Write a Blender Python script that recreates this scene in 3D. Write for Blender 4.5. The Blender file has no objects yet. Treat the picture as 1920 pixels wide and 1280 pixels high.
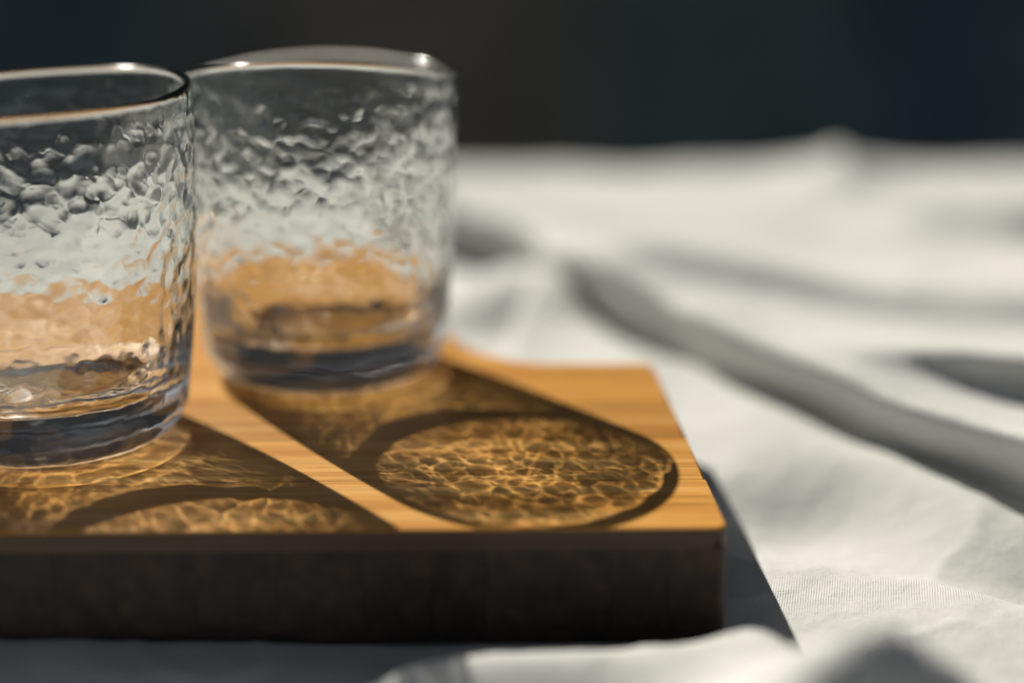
import bpy, bmesh, math, random
import numpy as np
from mathutils import Vector, Matrix
from mathutils.kdtree import KDTree

S = bpy.context.scene
C = S.collection
R = math.radians
# one Blender unit is one centimetre; the numbers below are written in metres and multiplied by K
K = 100.0
S.unit_settings.system = 'METRIC'
S.unit_settings.scale_length = 1 / K

# ------------------------------------------------------------------ camera
BOARD_TOP = 0.0293                      # the cloth lies at z = 0
CAM_Z = BOARD_TOP + 0.147
cam_d = bpy.data.cameras.new('camera')
cam = bpy.data.objects.new('camera', cam_d)
C.objects.link(cam)
cam.location = (0, 0, CAM_Z * K)
cam.rotation_euler = (R(90 - 16.02), 0, 0)
cam_d.sensor_width = 36.0
cam_d.lens = 36.0 * 3100 / 1920
cam_d.clip_start = 0.01 * K
cam_d.clip_end = 60 * K
cam_d.dof.use_dof = True
cam_d.dof.focus_distance = 0.415 * K
cam_d.dof.aperture_fstop = 2.5 / K
S.camera = cam

# ------------------------------------------------------------------ light
SUN_EL = 41.5
SUN_AZ = math.atan2(-0.58, 0.815)       # from +Y towards +X : the sun stands back left
w = bpy.data.worlds.new('World')
S.world = w
w.use_nodes = True
nt = w.node_tree
bg = nt.nodes['Background']
sky = nt.nodes.new('ShaderNodeTexSky')
sky.sky_type = 'NISHITA'
sky.sun_disc = False
sky.sun_elevation = R(SUN_EL)
sky.sun_rotation = SUN_AZ % (2 * math.pi)
hs = nt.nodes.new('ShaderNodeHueSaturation')        # a milky, pale sky
hs.inputs['Saturation'].default_value = 0.42
nt.links.new(sky.outputs[0], hs.inputs['Color'])
nt.links.new(hs.outputs[0], bg.inputs[0])
bg.inputs[1].default_value = 0.05
sky.air_density = 0.4
sky.dust_density = 0.4
sky.ozone_density = 0.5

sd = bpy.data.lights.new('sun', 'SUN')
sun = bpy.data.objects.new('sun', sd)
C.objects.link(sun)
to_sun = Vector((math.sin(SUN_AZ) * math.cos(R(SUN_EL)), math.cos(SUN_AZ) * math.cos(R(SUN_EL)), math.sin(R(SUN_EL))))
sun.rotation_euler = to_sun.to_track_quat('Z', 'Y').to_euler()
sd.energy = 5.0
sd.angle = R(0.5)
sd.color = (1.0, 0.94, 0.84)
sd.cycles.is_caustics_light = True

S.view_settings.view_transform = 'Standard'
S.view_settings.look = 'None'
S.view_settings.exposure = 0.1
S.view_settings.gamma = 1
S.render.engine = 'CYCLES'
cy = S.cycles
cy.use_denoising = True
cy.max_bounces = 24
cy.transmission_bounces = 24
cy.glossy_bounces = 10
cy.diffuse_bounces = 4
cy.transparent_max_bounces = 12
cy.caustics_reflective = True
cy.caustics_refractive = True
cy.sample_clamp_indirect = 40
cy.blur_glossy = 0.3

# ------------------------------------------------------------------ node helpers
def material(name):
    m = bpy.data.materials.new(name)
    m.use_nodes = True
    n = m.node_tree
    p = n.nodes['Principled BSDF']
    return m, n, p

def N(n, typ, **kw):
    x = n.nodes.new(typ)
    for k, v in kw.items():
        if k.startswith('i_'):
            x.inputs[k[2:].replace('_', ' ')].default_value = v
        else:
            setattr(x, k, v)
    return x

def ramp(n, src, stops):
    r = n.nodes.new('ShaderNodeValToRGB')
    e = r.color_ramp.elements
    while len(e) < len(stops):
        e.new(0.5)
    for el, (p, c) in zip(e, stops):
        el.position = p
        el.color = c if len(c) == 4 else (*c, 1)
    n.links.new(src, r.inputs[0])
    return r.outputs[0]

def mix(n, fac, a, b, mode='MIX'):
    x = n.nodes.new('ShaderNodeMix')
    x.data_type = 'RGBA'
    x.blend_type = mode
    for s, v in ((0, fac), (6, a), (7, b)):
        if hasattr(v, 'is_linked'):
            n.links.new(v, x.inputs[s])
        else:
            x.inputs[s].default_value = v if s == 0 else ((*v, 1) if len(v) == 3 else v)
    return x.outputs[2]

def mapped(n, scale, coord='Object', rnd=None):
    tc = n.nodes.new('ShaderNodeTexCoord')
    mp = n.nodes.new('ShaderNodeMapping')
    mp.inputs['Scale'].default_value = [v / K for v in scale]
    n.links.new(tc.outputs[coord], mp.inputs['Vector'])
    if rnd is not None:
        n.links.new(rnd, mp.inputs['Location'])
    return mp.outputs[0]

# ------------------------------------------------------------------ materials
def bamboo(name, grain, tones, rough=0.42):
    """grain: axis along which the fibres run (0 = x, 1 = y)"""
    m, n, p = material(name)
    oi = n.nodes.new('ShaderNodeObjectInfo')
    mu = N(n, 'ShaderNodeMath', operation='MULTIPLY')
    mu.inputs[1].default_value = 37.0
    n.links.new(oi.outputs['Random'], mu.inputs[0])
    def sc(a, b, c):
        return (a, b, c) if grain == 0 else (b, a, c)
    # broad fibre bands, fine fibres, pores
    nz = []
    for s, det in ((sc(7, 170, 170), 3), (sc(22, 1100, 1100), 3), (sc(60, 2600, 1500), 2)):
        t = N(n, 'ShaderNodeTexNoise', i_Scale=1.0, i_Detail=det, i_Roughness=0.6)
        n.links.new(mapped(n, s, rnd=mu.outputs[0]), t.inputs['Vector'])
        nz.append(t.outputs['Fac'])
    a = ramp(n, nz[0], [(0.30, tones[0]), (0.5, tones[1]), (0.68, tones[2])])
    b = ramp(n, nz[1], [(0.30, (0.62, 0.58, 0.52)), (0.5, (0.95, 0.94, 0.93)), (0.75, (1.08, 1.08, 1.08))])
    c1 = mix(n, 1.0, a, b, 'MULTIPLY')
    d = ramp(n, nz[2], [(0.27, (0.45, 0.36, 0.25)), (0.37, (1, 1, 1))])
    c2 = mix(n, 0.85, c1, d, 'MULTIPLY')
    hv = N(n, 'ShaderNodeMapRange')
    hv.inputs['To Min'].default_value = 0.78
    hv.inputs['To Max'].default_value = 1.10
    n.links.new(oi.outputs['Random'], hv.inputs[0])
    hs = N(n, 'ShaderNodeHueSaturation')
    n.links.new(hv.outputs[0], hs.inputs['Value'])
    n.links.new(c2, hs.inputs['Color'])
    n.links.new(hs.outputs[0], p.inputs['Base Color'])
    rr = N(n, 'ShaderNodeMapRange')
    rr.inputs['To Min'].default_value = rough - 0.08
    rr.inputs['To Max'].default_value = rough + 0.12
    n.links.new(nz[1], rr.inputs[0])
    n.links.new(rr.outputs[0], p.inputs['Roughness'])
    bp = N(n, 'ShaderNodeBump', i_Strength=0.25, i_Distance=0.00008 * K)
    n.links.new(nz[1], bp.inputs['Height'])
    n.links.new(bp.outputs[0], p.inputs['Normal'])
    p.inputs['IOR'].default_value = 1.45
    return m

M_TOP = bamboo('bamboo_top', 0, [(0.46, 0.195, 0.030), (0.68, 0.325, 0.068), (0.80, 0.45, 0.135)], 0.34)
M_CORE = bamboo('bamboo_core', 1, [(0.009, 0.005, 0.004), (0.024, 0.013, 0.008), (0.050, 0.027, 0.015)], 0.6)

M_SIDE_SHADE = bamboo('bamboo_side_shade', 0, [(0.04, 0.020, 0.009), (0.065, 0.034, 0.016), (0.09, 0.048, 0.021)], 0.5)

GLASS_BUMP = 0.00033

def glass_mat():
    m, n, p = material('hammered_glass')
    n.nodes.remove(p)
    g = N(n, 'ShaderNodeBsdfGlass', distribution='GGX')
    g.inputs['Color'].default_value = (0.975, 0.985, 0.98, 1)
    g.inputs['Roughness'].default_value = 0.0
    g.inputs['IOR'].default_value = 1.52
    # small hammer marks between the big modelled ones
    nz = N(n, 'ShaderNodeTexNoise', i_Scale=170.0 / K, i_Detail=1.0)
    n.links.new(mapped(n, (K, K, K)), nz.inputs['Vector'])
    tc = n.nodes.new('ShaderNodeTexCoord')
    ad = N(n, 'ShaderNodeVectorMath', operation='MULTIPLY_ADD')
    ad.inputs[1].default_value = (0.25, 0.25, 0.25)
    n.links.new(nz.outputs['Color'], ad.inputs[0])
    n.links.new(tc.outputs['Object'], ad.inputs[2])
    vo = N(n, 'ShaderNodeTexVoronoi', feature='SMOOTH_F1', i_Scale=205.0 / K, i_Smoothness=0.4)
    n.links.new(ad.outputs[0], vo.inputs['Vector'])
    sx = n.nodes.new('ShaderNodeSeparateXYZ')
    n.links.new(tc.outputs['Object'], sx.inputs[0])
    fd = N(n, 'ShaderNodeMapRange', interpolation_type='SMOOTHSTEP')
    fd.inputs['From Min'].default_value = 0.094 * K
    fd.inputs['From Max'].default_value = 0.085 * K
    n.links.new(sx.outputs[2], fd.inputs[0])
    bp = N(n, 'ShaderNodeBump', i_Distance=GLASS_BUMP * K)
    fb = N(n, 'ShaderNodeMapRange', interpolation_type='SMOOTHSTEP')
    fb.inputs['From Min'].default_value = 0.010 * K
    fb.inputs['From Max'].default_value = 0.022 * K
    fb.inputs['To Min'].default_value = 0.45
    n.links.new(sx.outputs[2], fb.inputs[0])
    mu = N(n, 'ShaderNodeMath', operation='MULTIPLY')
    n.links.new(fd.outputs[0], mu.inputs[0])
    n.links.new(fb.outputs[0], mu.inputs[1])
    n.links.new(mu.outputs[0], bp.inputs['Strength'])
    n.links.new(vo.outputs['Distance'], bp.inputs['Height'])
    n.links.new(bp.outputs[0], g.inputs['Normal'])
    # a faint handled film on the surface gives the sun soft glints
    gl = N(n, 'ShaderNodeBsdfGlossy')
    gl.inputs['Roughness'].default_value = 0.13
    n.links.new(bp.outputs[0], gl.inputs['Normal'])
    mxs = N(n, 'ShaderNodeMixShader')
    mxs.inputs[0].default_value = 0.055
    n.links.new(g.outputs[0], mxs.inputs[1])
    n.links.new(gl.outputs[0], mxs.inputs[2])
    n.links.new(mxs.outputs[0], n.nodes['Material Output'].inputs[0])
    return m
M_GLASS = glass_mat()

def cloth_mat():
    m, n, p = material('linen')
    tc = n.nodes.new('ShaderNodeTexCoord')
    def wave(rot, scale, dist):
        mp = n.nodes.new('ShaderNodeMapping')
        mp.inputs['Rotation'].default_value = (0, 0, rot)
        n.links.new(tc.outputs['UV'], mp.inputs['Vector'])
        x = N(n, 'ShaderNodeTexWave', wave_type='BANDS', bands_direction='X', i_Scale=scale, i_Distortion=dist, i_Detail=2.0)
        x.inputs['Detail Scale'].default_value = 0.6
        n.links.new(mp.outputs[0], x.inputs['Vector'])
        return x.outputs['Fac']
    # wave period is 2*pi/(20*scale) of the uv in metres -> 0.62 mm threads
    wa = wave(R(12), 500, 1.4)
    wb = wave(R(102), 500, 1.4)
    mx = N(n, 'ShaderNodeMath', operation='MULTIPLY')
    n.links.new(wa, mx.inputs[0]); n.links.new(wb, mx.inputs[1])
    slub = N(n, 'ShaderNodeTexNoise', i_Scale=1.0, i_Detail=3.0)
    mp = n.nodes.new('ShaderNodeMapping')
    mp.inputs['Rotation'].default_value = (0, 0, R(12))
    mp.inputs['Scale'].default_value = (140, 1500, 1)
    n.links.new(tc.outputs['UV'], mp.inputs['Vector'])
    n.links.new(mp.outputs[0], slub.inputs['Vector'])
    fine = N(n, 'ShaderNodeTexNoise', i_Scale=700.0, i_Detail=2.0)
    n.links.new(tc.outputs['UV'], fine.inputs['Vector'])
    a1 = N(n, 'ShaderNodeMath', operation='MULTIPLY_ADD')
    n.links.new(slub.outputs['Fac'], a1.inputs[0]); a1.inputs[1].default_value = 0.9; n.links.new(mx.outputs[0], a1.inputs[2])
    a2 = N(n, 'ShaderNodeMath', operation='MULTIPLY_ADD')
    n.links.new(fine.outputs['Fac'], a2.inputs[0]); a2.inputs[1].default_value = 0.8; n.links.new(a1.outputs[0], a2.inputs[2])
    fuzz = N(n, 'ShaderNodeTexNoise', i_Scale=230.0, i_Detail=4.0)
    fuzz.inputs['Roughness'].default_value = 0.65
    n.links.new(tc.outputs['UV'], fuzz.inputs['Vector'])
    a3 = N(n, 'ShaderNodeMath', operation='MULTIPLY_ADD')
    n.links.new(fuzz.outputs['Fac'], a3.inputs[0]); a3.inputs[1].default_value = 3.0; n.links.new(a2.outputs[0], a3.inputs[2])
    bp = N(n, 'ShaderNodeBump', i_Strength=0.75, i_Distance=0.00022 * K)
    n.links.new(a3.outputs[0], bp.inputs['Height'])
    n.links.new(bp.outputs[0], p.inputs['Normal'])
    col = ramp(n, a2.outputs[0], [(0.35, (0.54, 0.548, 0.525)), (0.9, (0.68, 0.685, 0.655))])
    n.links.new(col, p.inputs['Base Color'])
    p.inputs['Roughness'].default_value = 0.95
    p.inputs['Specular IOR Level'].default_value = 0.15
    return m
M_CLOTH = cloth_mat()

def wall_mat():
    m, n, p = material('dark_painted_wall')
    tc = n.nodes.new('ShaderNodeTexCoord')
    sx = n.nodes.new('ShaderNodeSeparateXYZ')
    n.links.new(tc.outputs['Object'], sx.inputs[0])
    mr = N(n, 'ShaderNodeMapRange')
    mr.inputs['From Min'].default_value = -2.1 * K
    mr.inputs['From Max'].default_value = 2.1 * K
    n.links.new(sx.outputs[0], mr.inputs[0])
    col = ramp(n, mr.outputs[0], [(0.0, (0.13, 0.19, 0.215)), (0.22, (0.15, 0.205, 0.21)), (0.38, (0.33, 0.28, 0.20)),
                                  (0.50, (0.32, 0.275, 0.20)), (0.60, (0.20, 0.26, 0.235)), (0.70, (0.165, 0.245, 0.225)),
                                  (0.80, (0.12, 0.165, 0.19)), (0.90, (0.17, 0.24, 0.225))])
    nz = N(n, 'ShaderNodeTexNoise', i_Scale=4.0 / K, i_Detail=4.0)
    n.links.new(tc.outputs['Object'], nz.inputs['Vector'])
    v = ramp(n, nz.outputs['Fac'], [(0.3, (0.7, 0.7, 0.7)), (0.7, (1.15, 1.15, 1.15))])
    n.links.new(mix(n, 1.0, col, v, 'MULTIPLY'), p.inputs['Base Color'])
    p.inputs['Roughness'].default_value = 0.9
    return m
M_WALL = wall_mat()

def floor_mat():
    m, n, p = material('dark_floor')
    nz = N(n, 'ShaderNodeTexNoise', i_Scale=3.0, i_Detail=5.0)
    n.links.new(mapped(n, (1, 1, 1)), nz.inputs['Vector'])
    n.links.new(ramp(n, nz.outputs['Fac'], [(0.3, (0.010, 0.012, 0.012)), (0.7, (0.022, 0.025, 0.024))]), p.inputs['Base Color'])
    p.inputs['Roughness'].default_value = 0.85
    return m
M_FLOOR = floor_mat()

# ------------------------------------------------------------------ object helpers
def link(name, me, mat, parent=None, smooth=True):
    me.transform(Matrix.Scale(K, 4))
    o = bpy.data.objects.new(name, me)
    C.objects.link(o)
    if mat:
        me.materials.append(mat)
    if parent:
        o.parent = parent
    if smooth:
        me.polygons.foreach_set('use_smooth', [True] * len(me.polygons))
    return o

def mesh_np(name, verts, quads):
    me = bpy.data.meshes.new(name)
    me.from_pydata(verts.tolist(), [], quads.tolist())
    me.update()
    return me

# ------------------------------------------------------------------ background
me = bpy.data.meshes.new('backdrop_wall')
bm = bmesh.new()
bmesh.ops.create_cube(bm, size=1, matrix=Matrix.Translation((0.2, 5.0, 1.425)) @ Matrix.Diagonal((14.0, 0.2, 4.35, 1)))  # top raised out of view to dim the sky behind the glasses
bm.to_mesh(me); bm.free()
wall = link('background_wall', me, M_WALL, smooth=False)
wall['kind'] = 'structure'
me = bpy.data.meshes.new('floor')
bm = bmesh.new()
bmesh.ops.create_grid(bm, x_segments=2, y_segments=2, size=12, matrix=Matrix.Translation((0, 2, -0.75)))
bm.to_mesh(me); bm.free()
fl = link('floor', me, M_FLOOR, smooth=False)
fl['kind'] = 'structure'

# ------------------------------------------------------------------ tablecloth
def spaced(breaks):
    """list of (start, end, step) joined into one increasing array"""
    out = []
    for a, b, s in breaks:
        out.append(np.arange(a, b, s))
    out.append(np.array([breaks[-1][1]]))
    return np.concatenate(out)

gx = spaced([(-0.62, -0.15, 0.006), (-0.15, 0.26, 0.0015), (0.26, 0.70, 0.004)])
gy = spaced([(0.16, 0.22, 0.004), (0.22, 0.60, 0.0015), (0.60, 1.25, 0.004)])
GX, GY = np.meshgrid(gx, gy)
P = np.stack([GX, GY], -1)
Z = np.zeros_like(GX)
DX = np.zeros_like(GX)
DY = np.zeros_like(GX)

def value_noise(X, Y, seed, cell):
    rng = np.random.RandomState(seed)
    T = rng.rand(64, 64)
    x = X / cell + 1000; y = Y / cell + 1000
    xi = np.floor(x).astype(int); yi = np.floor(y).astype(int)
    fx = x - xi; fy = y - yi
    fx = fx * fx * fx * (fx * (fx * 6 - 15) + 10); fy = fy * fy * fy * (fy * (fy * 6 - 15) + 10)
    g = lambda a, b: T[b % 64, a % 64]
    return (g(xi, yi) * (1 - fx) + g(xi + 1, yi) * fx) * (1 - fy) + (g(xi, yi + 1) * (1 - fx) + g(xi + 1, yi + 1) * fx) * fy - 0.5

def fold(path, h, sig, lean=0.0, fade=0.03, sig2=None, wiggle=1.0):
    """a soft fold along a path; positive distances lie to the left of the path direction;
    lean pushes the crest to the right of the path (an overhanging lip)"""
    global Z, DX, DY
    pts = [np.array(p, float) for p in path]
    # smooth the path
    for _ in range(2):
        q = [pts[0]]
        for a, b in zip(pts[:-1], pts[1:]):
            q += [a * 0.75 + b * 0.25, a * 0.25 + b * 0.75]
        q.append(pts[-1]); pts = q
    seg = [np.linalg.norm(b - a) for a, b in zip(pts[:-1], pts[1:])]
    L = sum(seg)
    best = np.full(GX.shape, 9.0); sd_ = np.zeros(GX.shape); tt = np.zeros(GX.shape)
    ex = np.zeros(GX.shape); nx = np.zeros(GX.shape); ny = np.zeros(GX.shape)
    acc = 0.0
    for a, b, l in zip(pts[:-1], pts[1:], seg):
        d = (b - a) / l
        rx = GX - a[0]; ry = GY - a[1]
        t = rx * d[0] + ry * d[1]
        tc_ = np.clip(t, 0, l)
        cx = rx - tc_ * d[0]; cy_ = ry - tc_ * d[1]
        dist = np.hypot(cx, cy_)
        side = -rx * d[1] + ry * d[0]
        m = dist < best
        best[m] = dist[m]; sd_[m] = side[m]; tt[m] = (acc + tc_)[m]
        ex[m] = np.abs(t - tc_)[m]
        nx[m] = d[1]; ny[m] = -d[0]
        acc += l
    signed = np.where(sd_ >= 0, best, -best) + wiggle * 0.016 * value_noise(GX, GY, int(1000 * sig) + len(path), 0.055)
    s = np.where(signed >= 0, signed / sig, signed / (sig2 or sig))
    prof = np.exp(-s * s) * (1 + wiggle * 0.55 * value_noise(tt, tt * 0 + h, 31 + len(path), 0.06))
    e = np.clip(np.minimum(tt, L - tt) / fade, 0, 1)
    e = e * e * (3 - 2 * e)
    prof *= np.maximum(e, 0.0)
    Z += h * prof
    DX += lean * h * prof * nx
    DY += lean * h * prof * ny

# gentle unevenness and small creases
Z += 0.0036 * value_noise(GX * 0.45, GY + 0.3 * GX, 8, 0.045)
Z += 0.0030 * value_noise(GX, GY, 3, 0.06) + 0.0016 * value_noise(GX + 0.5 * GY, GY, 5, 0.022)
cr = 1 - np.abs(value_noise(GX * 0.8 + GY * 0.5, GY * 0.5 - GX * 0.3, 21, 0.020)) * 4
Z += 0.0007 * np.clip(cr, 0, 1) ** 3
Z += 0.00035 * value_noise(GX + GY, GY - GX, 9, 0.007)
# diagonal valley: the lip behind it leans over it, a broad ridge lies in front of it
fold([(-0.06, 0.90), (0.018, 0.775), (0.076, 0.655), (0.117, 0.565), (0.153, 0.495), (0.205, 0.42), (0.26, 0.34)], 0.030, 0.046, 1.7, 0.09, 0.029)
fold([(-0.10, 0.82), (-0.02, 0.68), (0.05, 0.55), (0.105, 0.45), (0.145, 0.37)], 0.010, 0.026, -0.2, 0.06)
# folds running to the right, lips towards the camera
fold([(0.36, 0.555), (0.24, 0.548), (0.19, 0.54), (0.125, 0.53)], 0.013, 0.017, -1.9, 0.06, 0.035)
fold([(0.44, 0.67), (0.26, 0.665), (0.16, 0.655), (0.05, 0.65)], 0.013, 0.024, -0.8, 0.08, 0.05)
fold([(0.45, 0.80), (0.34, 0.80), (0.24, 0.82), (0.17, 0.86)], 0.013, 0.024, -0.9, 0.06)
# swellings along the far edge
fold([(0.14, 0.955), (0.24, 0.955)], 0.032, 0.045, 0, 0.09)
# ripple behind the board, trough right of it
fold([(-0.03, 0.67), (0.0, 0.645), (0.03, 0.61)], 0.010, 0.020, -1.3, 0.03)
fold([(0.06, 0.46), (0.105, 0.42), (0.17, 0.375)], -0.012, 0.017, 0, 0.04)
# ridge in front of the board; the cloth falls away left of it
fold([(-0.045, 0.318), (0.0, 0.321), (0.04, 0.328), (0.075, 0.338)], 0.012, 0.013, 0, 0.025)
fold([(-0.50, 0.27), (-0.20, 0.278), (-0.06, 0.275), (-0.01, 0.25)], -0.050, 0.030, 0, 0.03, None, 0)
# pinched-up fold nearest the camera
fold([(0.122, 0.262), (0.092, 0.288), (0.066, 0.300), (0.042, 0.284), (0.010, 0.250)], 0.040, 0.022, -0.45, 0.06, None, 0)
# the cloth stays flat under the board
k = np.clip(np.minimum(np.minimum(0.052 - GX, GY - 0.352), np.where(GX < 0.0, 0.63, 0.51) - GY) / 0.012, 0, 1)
Z = Z * (1 - k) + np.minimum(Z, 0) * 0 * k - 0.0003 * k
DX *= (1 - k); DY *= (1 - k)
# hanging sides
X = GX + DX
Y = GY + DY
def drape(v, lo, hi, r=0.02):
    """rolls a coordinate over the table edge; returns the new coordinate and the drop"""
    out = v.copy(); drop = np.zeros_like(v)
    for sgn, e in ((1, hi), (-1, lo)):
        s = sgn * (v - e)
        m1 = (s > 0) & (s < r * math.pi / 2); a = s / r
        out = np.where(m1, e + sgn * r * np.sin(a), out); drop = np.where(m1, r * (1 - np.cos(a)), drop)
        m2 = s >= r * math.pi / 2
        out = np.where(m2, e + sgn * r, out); drop = np.where(m2, r + s - r * math.pi / 2, drop)
    return out, drop
X, d1 = drape(X, -0.50, 0.58)
yedge = 1.005 - 0.17 * np.clip((-0.04 - GX) / 0.24, 0, 1) ** 1.2
Y, d2 = drape(Y, 0.205, yedge)
Z = Z - np.maximum(d1, d2)
ny_, nx_ = GX.shape
V = np.stack([X, Y, Z], -1).reshape(-1, 3)
idx = np.arange(ny_ * nx_).reshape(ny_, nx_)
Q = np.stack([idx[:-1, :-1], idx[:-1, 1:], idx[1:, 1:], idx[1:, :-1]], -1).reshape(-1, 4)
me = mesh_np('tablecloth', V, Q)
uv = me.uv_layers.new(name='UVMap')
loops = np.empty(len(me.loops), dtype=np.int32)
me.loops.foreach_get('vertex_index', loops)
uvs = np.stack([GX, GY], -1).reshape(-1, 2)[loops]
uv.data.foreach_set('uv', uvs.ravel())
cloth = link('tablecloth', me, M_CLOTH)
cloth['label'] = 'rumpled off-white linen tablecloth spread under the bamboo board'
cloth['category'] = 'tablecloth'
cloth.cycles.is_caustics_receiver = True

# ------------------------------------------------------------------ cutting board
board = bpy.data.objects.new('cutting_board', None)
C.objects.link(board)
board.location = (0.0502 * K, 0.3560 * K, 0.0)
board.rotation_euler = (0, 0, R(1.0))
board['label'] = 'thick layered bamboo cutting board carrying the two tumblers'
board['category'] = 'cutting board'

def arc(cx, cy_, r, a0, a1, n):
    return [(cx + r * math.cos(R(a0 + (a1 - a0) * i / n)), cy_ + r * math.sin(R(a0 + (a1 - a0) * i / n))) for i in range(n + 1)]

W, D, T = 0.30, 0.132, BOARD_TOP
outline = arc(-0.0032, 0.0032, 0.0032, -90, 0, 8)
outline += [(-0.0045, D - 0.004)] + [(-0.006, D)]
outline += [(-0.038, D + 0.0005), (-0.046, D + 0.003), (-0.054, D + 0.009), (-0.062, D + 0.019), (-0.068, D + 0.035), (-0.073, D + 0.06), (-0.078, D + 0.088)]
outline += [(-0.082, D + 0.105), (-0.088, D + 0.118), (-0.097, D + 0.125), (-0.108, D + 0.127)]
outline += [(-0.140, D + 0.122), (-0.160, D + 0.108), (-0.180, D + 0.090)]
outline += arc(-W + 0.009, D + 0.080 - 0.009, 0.009, 90, 180, 6)
outline += arc(-W + 0.009, 0.009, 0.009, 180, 270, 6)

def slab(z0, z1, bev_top, bev_bot):
    bm = bmesh.new()
    vs = [bm.verts.new((x, y, z0)) for x, y in outline]
    f = bm.faces.new(vs)
    r = bmesh.ops.extrude_face_region(bm, geom=[f])
    top = [v for v in r['geom'] if isinstance(v, bmesh.types.BMVert)]
    bmesh.ops.translate(bm, verts=top, vec=(0, 0, z1 - z0))
    bmesh.ops.recalc_face_normals(bm, faces=bm.faces)
    for z, b in ((z1, bev_top), (z0, bev_bot)):
        if b:
            es = [e for e in bm.edges if all(abs(v.co.z - z) < 1e-7 for v in e.verts)]
            bmesh.ops.bevel(bm, geom=es, offset=b, segments=4, profile=0.5, affect='EDGES')
    return bm

def cut(bm, axis, lo, hi):
    n = Vector((0, 0, 0)); n[axis] = 1
    for val, sgn in ((lo, -1), (hi, 1)):
        co = Vector((0, 0, 0)); co[axis] = val
        r = bmesh.ops.bisect_plane(bm, geom=bm.verts[:] + bm.edges[:] + bm.faces[:], dist=1e-7, plane_co=co, plane_no=n * sgn, clear_outer=True)
        es = [e for e in r['geom_cut'] if isinstance(e, bmesh.types.BMEdge)]
        if es:
            bmesh.ops.edgeloop_fill(bm, edges=es)
    return bm

def piece(name, bm, mat, edge=None):
    me = bpy.data.meshes.new(name)
    bm.to_mesh(me); bm.free()
    o = link(name, me, mat, board, smooth=False)
    for p_ in me.polygons:
        p_.use_smooth = p_.area < 1.2e-5 * K * K and abs(p_.normal.z) < 0.999
    if edge:                                                 # side faces take a darker copy, their shade put into the colour
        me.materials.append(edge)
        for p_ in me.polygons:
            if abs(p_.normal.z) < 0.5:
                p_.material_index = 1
    o.cycles.is_caustics_receiver = True
    return o

Z1, Z2 = 0.0036, BOARD_TOP - 0.0052
g_ = 0.00010
edges = [-0.01, 0.0315, 0.0625, 0.093, 0.1235, 0.154, 0.1855, 0.216, 0.28]
for a, b in zip(edges[:-1], edges[1:]):
    piece('strip', cut(slab(Z2 + 0.00004, T, 0.0009, 0), 1, a + g_, b - g_), M_TOP, M_SIDE_SHADE)
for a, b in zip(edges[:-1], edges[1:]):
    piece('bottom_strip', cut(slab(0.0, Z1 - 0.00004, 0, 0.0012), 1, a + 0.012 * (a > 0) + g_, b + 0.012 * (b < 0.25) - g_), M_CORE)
rnd = random.Random(4)
x = 0.001
while x > -W - 0.001:
    x2 = x - rnd.uniform(0.0125, 0.0205)
    if x2 < -W + 0.008:
        x2 = -W - 0.002
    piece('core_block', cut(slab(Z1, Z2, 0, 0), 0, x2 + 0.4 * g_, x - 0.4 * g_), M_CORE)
    x = x2
    if x2 < -W:
        break

# ------------------------------------------------------------------ glasses
def profile(Rt, Rb, H, wall, base, rc):
    """outer + inner profile as one list of (r, z): bottom centre -> outer wall -> rim -> inner wall -> inner floor centre"""
    pts = []
    # slightly hollow foot
    for i in range(16):
        r = (Rb - rc) * i / 15
        pts.append((r, 0.0009 * (1 - (r / (Rb - rc)) ** 4)))
    for i in range(1, 15):                                   # round outer heel
        a = R(-90 + 90 * i / 14)
        pts.append((Rb - rc + rc * math.cos(a), rc + rc * math.sin(a)))
    n = 60
    for i in range(1, n + 1):
        t = i / n
        z = rc + (H - wall / 2 - rc) * t
        r = Rb + (Rt - Rb) * (1 - (1 - t) ** 2.2)
        pts.append((r, z))
    for i in range(1, 10):
        a = R(180 * i / 10)
        pts.append((Rt - wall / 2 + wall / 2 * math.cos(a), H - wall / 2 + wall / 2 * math.sin(a)))
    ra, rb = 0.013, 0.022                                    # wide bowl-like inner bottom
    def rin(z):
        t = max(0, (z - rc) / (H - wall / 2 - rc))
        return Rb + (Rt - Rb) * (1 - (1 - t) ** 2.2) - wall - 0.0007 * (1 - t)
    for i in range(n + 1):
        t = i / n
        z = (H - wall / 2) + (base + rb - (H - wall / 2)) * t
        pts.append((rin(z), z))
    r0 = rin(base + rb)
    for i in range(1, 25):
        a = R(-90 * i / 24)
        pts.append((r0 - ra + ra * math.cos(a), base + rb + rb * math.sin(a)))
    for i in range(1, 16):
        t = i / 15
        r = (r0 - ra) * (1 - t)
        pts.append((r, base - 0.0012 * (1 - (r / (r0 - ra)) ** 2)))
    return np.array(pts)

def resample(pts, step):
    d = np.r_[0, np.cumsum(np.hypot(*np.diff(pts, axis=0).T))]
    m = int(d[-1] / step)
    s = np.linspace(0, d[-1], m)
    return np.interp(s, d, pts[:, 0]), np.interp(s, d, pts[:, 1])

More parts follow.
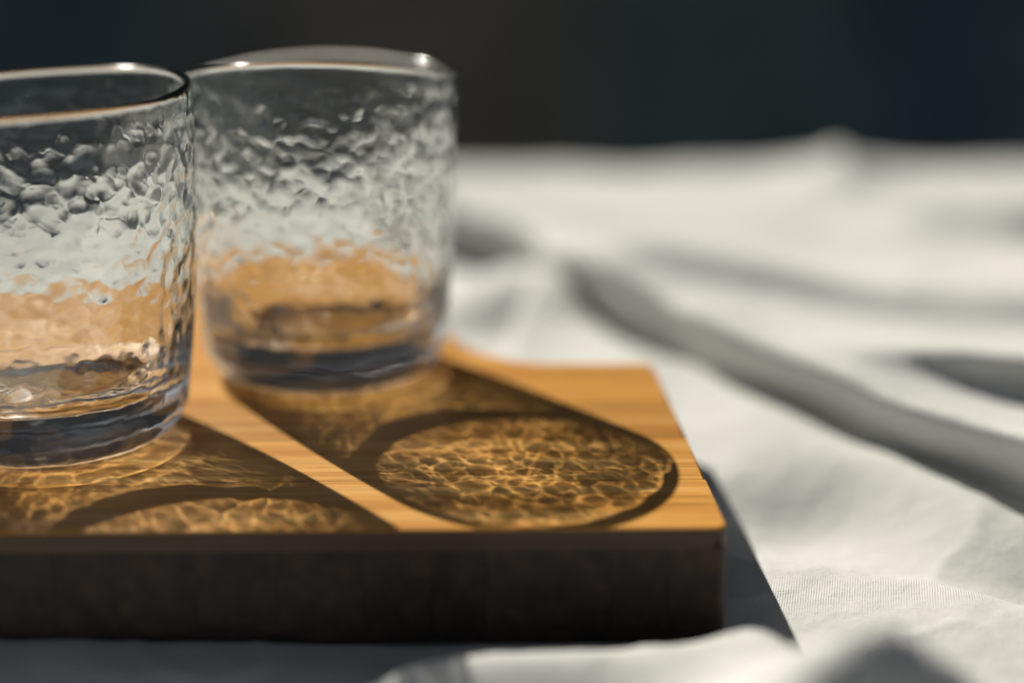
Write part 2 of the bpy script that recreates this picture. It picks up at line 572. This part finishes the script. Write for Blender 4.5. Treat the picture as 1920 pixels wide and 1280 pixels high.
def make_glass(name, loc, rot, seed, Rt, Rb, H, rim_wave, segs=340, step=0.00075):
    wallt, base, rc = 0.0023, 0.0145, 0.0125
    r, z = resample(profile(Rt, Rb, H, wallt, base, rc), step)
    n = len(r)
    for _ in range(2):                                       # soften profile kinks
        r[1:-1] = 0.25 * r[:-2] + 0.5 * r[1:-1] + 0.25 * r[2:]
        z[1:-1] = 0.25 * z[:-2] + 0.5 * z[1:-1] + 0.25 * z[2:]
    r[0] = r[-1] = 0
    itop = int(np.argmax(z))
    th = np.linspace(0, 2 * math.pi, segs, endpoint=False)
    dr = np.gradient(r); dz = np.gradient(z); l = np.hypot(dr, dz)
    nr, nz_ = dz / l, -dr / l                                # outward from the glass body
    # one jittered seed per hammer mark, row by row along the profile
    rng = np.random.RandomState(seed)
    cell = 0.0046
    seeds = []; depth = []
    k = 0; arcl = 0.0; last = -1
    ds = np.hypot(np.diff(r), np.diff(z))
    s = np.r_[0, np.cumsum(ds)]
    for row in np.arange(cell * 0.5, s[-1], cell * 0.80):
        rr = np.interp(row, s, r); zz = np.interp(row, s, z)
        inner = row > s[itop]
        m = max(1, int(round(2 * math.pi * rr / cell)))
        o = rng.rand() * 6.28
        for j in range(m):
            a = o + 2 * math.pi * (j + rng.uniform(-0.42, 0.42)) / m
            patch = 1 + 0.55 * math.sin(3 * a + seed + 110 * zz) * math.sin(5 * a - 160 * zz + 2 * seed)
            row2 = row + rng.uniform(-0.38, 0.38) * cell
            rr2 = np.interp(row2, s, r); zz2 = np.interp(row2, s, z)
            seeds.append((rr2 * math.cos(a), rr2 * math.sin(a), zz2, inner, patch * rng.uniform(0.15, 1.7)))
    kd_o = KDTree(sum(1 for q in seeds if not q[3])); kd_i = KDTree(sum(1 for q in seeds if q[3]))
    io = ii = 0; wo = []; wi = []
    for q in seeds:
        if q[3]:
            kd_i.insert(q[:3], ii); ii += 1; wi.append(q[4])
        else:
            kd_o.insert(q[:3], io); io += 1; wo.append(q[4])
    kd_o.balance(); kd_i.balance()
    ct, st = np.cos(th), np.sin(th)
    verts = np.zeros((n, segs, 3))
    disp = np.zeros((n, segs))
    zfade_top = H - 0.010
    for i in range(n):
        inner = i > itop
        fade = min(1.0, max(0.0, (H - 0.003 - z[i]) / 0.007))
        if r[i] < 0.002:
            fade = 0.0
        if not inner and z[i] < 0.0012:
            fade = 0.0
        amp = AMP_IN if inner else AMP_OUT
        if inner:
            fade *= min(1.0, max(0.4, (z[i] - 0.012) / 0.012))
        else:
            fade *= min(1.0, max(0.15, (z[i] - 0.008) / 0.010))
        if fade * amp == 0:
            continue
        kd = kd_i if inner else kd_o
        wt = wi if inner else wo
        for j in range(segs):
            f = kd.find_n((r[i] * ct[j], r[i] * st[j], z[i]), 6)
            num = 0.0; den = 0.0
            d0 = f[0][2]
            for co, ix, d in f:
                e = math.exp(-(d - d0) / 0.0025)
                num += e * wt[ix] * (1 - (d / (0.55 * cell)) ** 2); den += e
            side = 0.5 + 0.5 * math.cos(th[j] - 2.2)              # calmer on the side away from the camera
            disp[i, j] = -amp * (1 - 0.65 * side) * fade * num / den
    # low-frequency, hand-made waviness
    low = (0.00022 * np.sin(2 * th + 1.1 + seed)[None, :] * (z / H)[:, None] + 0.00010 * np.sin(5 * th + seed)[None, :] * np.sin(z / H * 7)[:, None])
    rr = r[:, None] + (disp * nr[:, None]) + low * (r > 0.01)[:, None]
    zz = z[:, None] + disp * nz_[:, None]
    wv = sum(a * np.cos(kk * (th - R(ph))) for kk, a, ph in rim_wave)
    zz = zz + wv[None, :] * (np.clip((z - 0.03) / (H - 0.03), 0, 1) ** 2)[:, None]
    verts[..., 0] = rr * ct; verts[..., 1] = rr * st; verts[..., 2] = zz
    body = verts[1:-1].reshape(-1, 3)
    V = np.vstack([body, [[0, 0, z[0]]], [[0, 0, z[-1]]]])
    m = n - 2
    idx = np.arange(m * segs).reshape(m, segs)
    nxt = np.roll(idx, -1, axis=1)
    Q = np.stack([idx[:-1], nxt[:-1], nxt[1:], idx[1:]], -1).reshape(-1, 4).tolist()
    c0, c1 = m * segs, m * segs + 1
    Q += [(c0, nxt[0, j], idx[0, j]) for j in range(segs)]
    Q += [(c1, idx[-1, j], nxt[-1, j]) for j in range(segs)]
    me = bpy.data.meshes.new(name)
    me.from_pydata(V.tolist(), [], Q)
    me.update()
    o = link(name, me, M_GLASS)
    o.location = [v * K for v in loc]
    o.rotation_euler = (0, 0, rot)
    o.cycles.is_caustics_caster = True
    return o

AMP_IN, AMP_OUT = 0.000052, 0.000016
ga = make_glass('drinking_glass', (-0.1232, 0.4205, BOARD_TOP + 0.0001), 0, 11, 0.0415, 0.0368, 0.09235,
                [(1, 0.0018, 75), (1, 0.0014, -10), (3, 0.0004, 40)])
ga['label'] = 'nearer hammered clear tumbler on the board, cut off by the left edge of the photo'
ga['category'] = 'glass'
ga['group'] = 'hammered glass tumblers on the board'
gb = make_glass('drinking_glass', (-0.056, 0.4805, BOARD_TOP + 0.0001), 0, 29, 0.0397, 0.0366, 0.0928,
                [(1, 0.0028, -90), (2, 0.0020, 90)])
gb['label'] = 'farther hammered clear tumbler standing whole on the board, in softer focus'
gb['category'] = 'glass'
gb['group'] = 'hammered glass tumblers on the board'
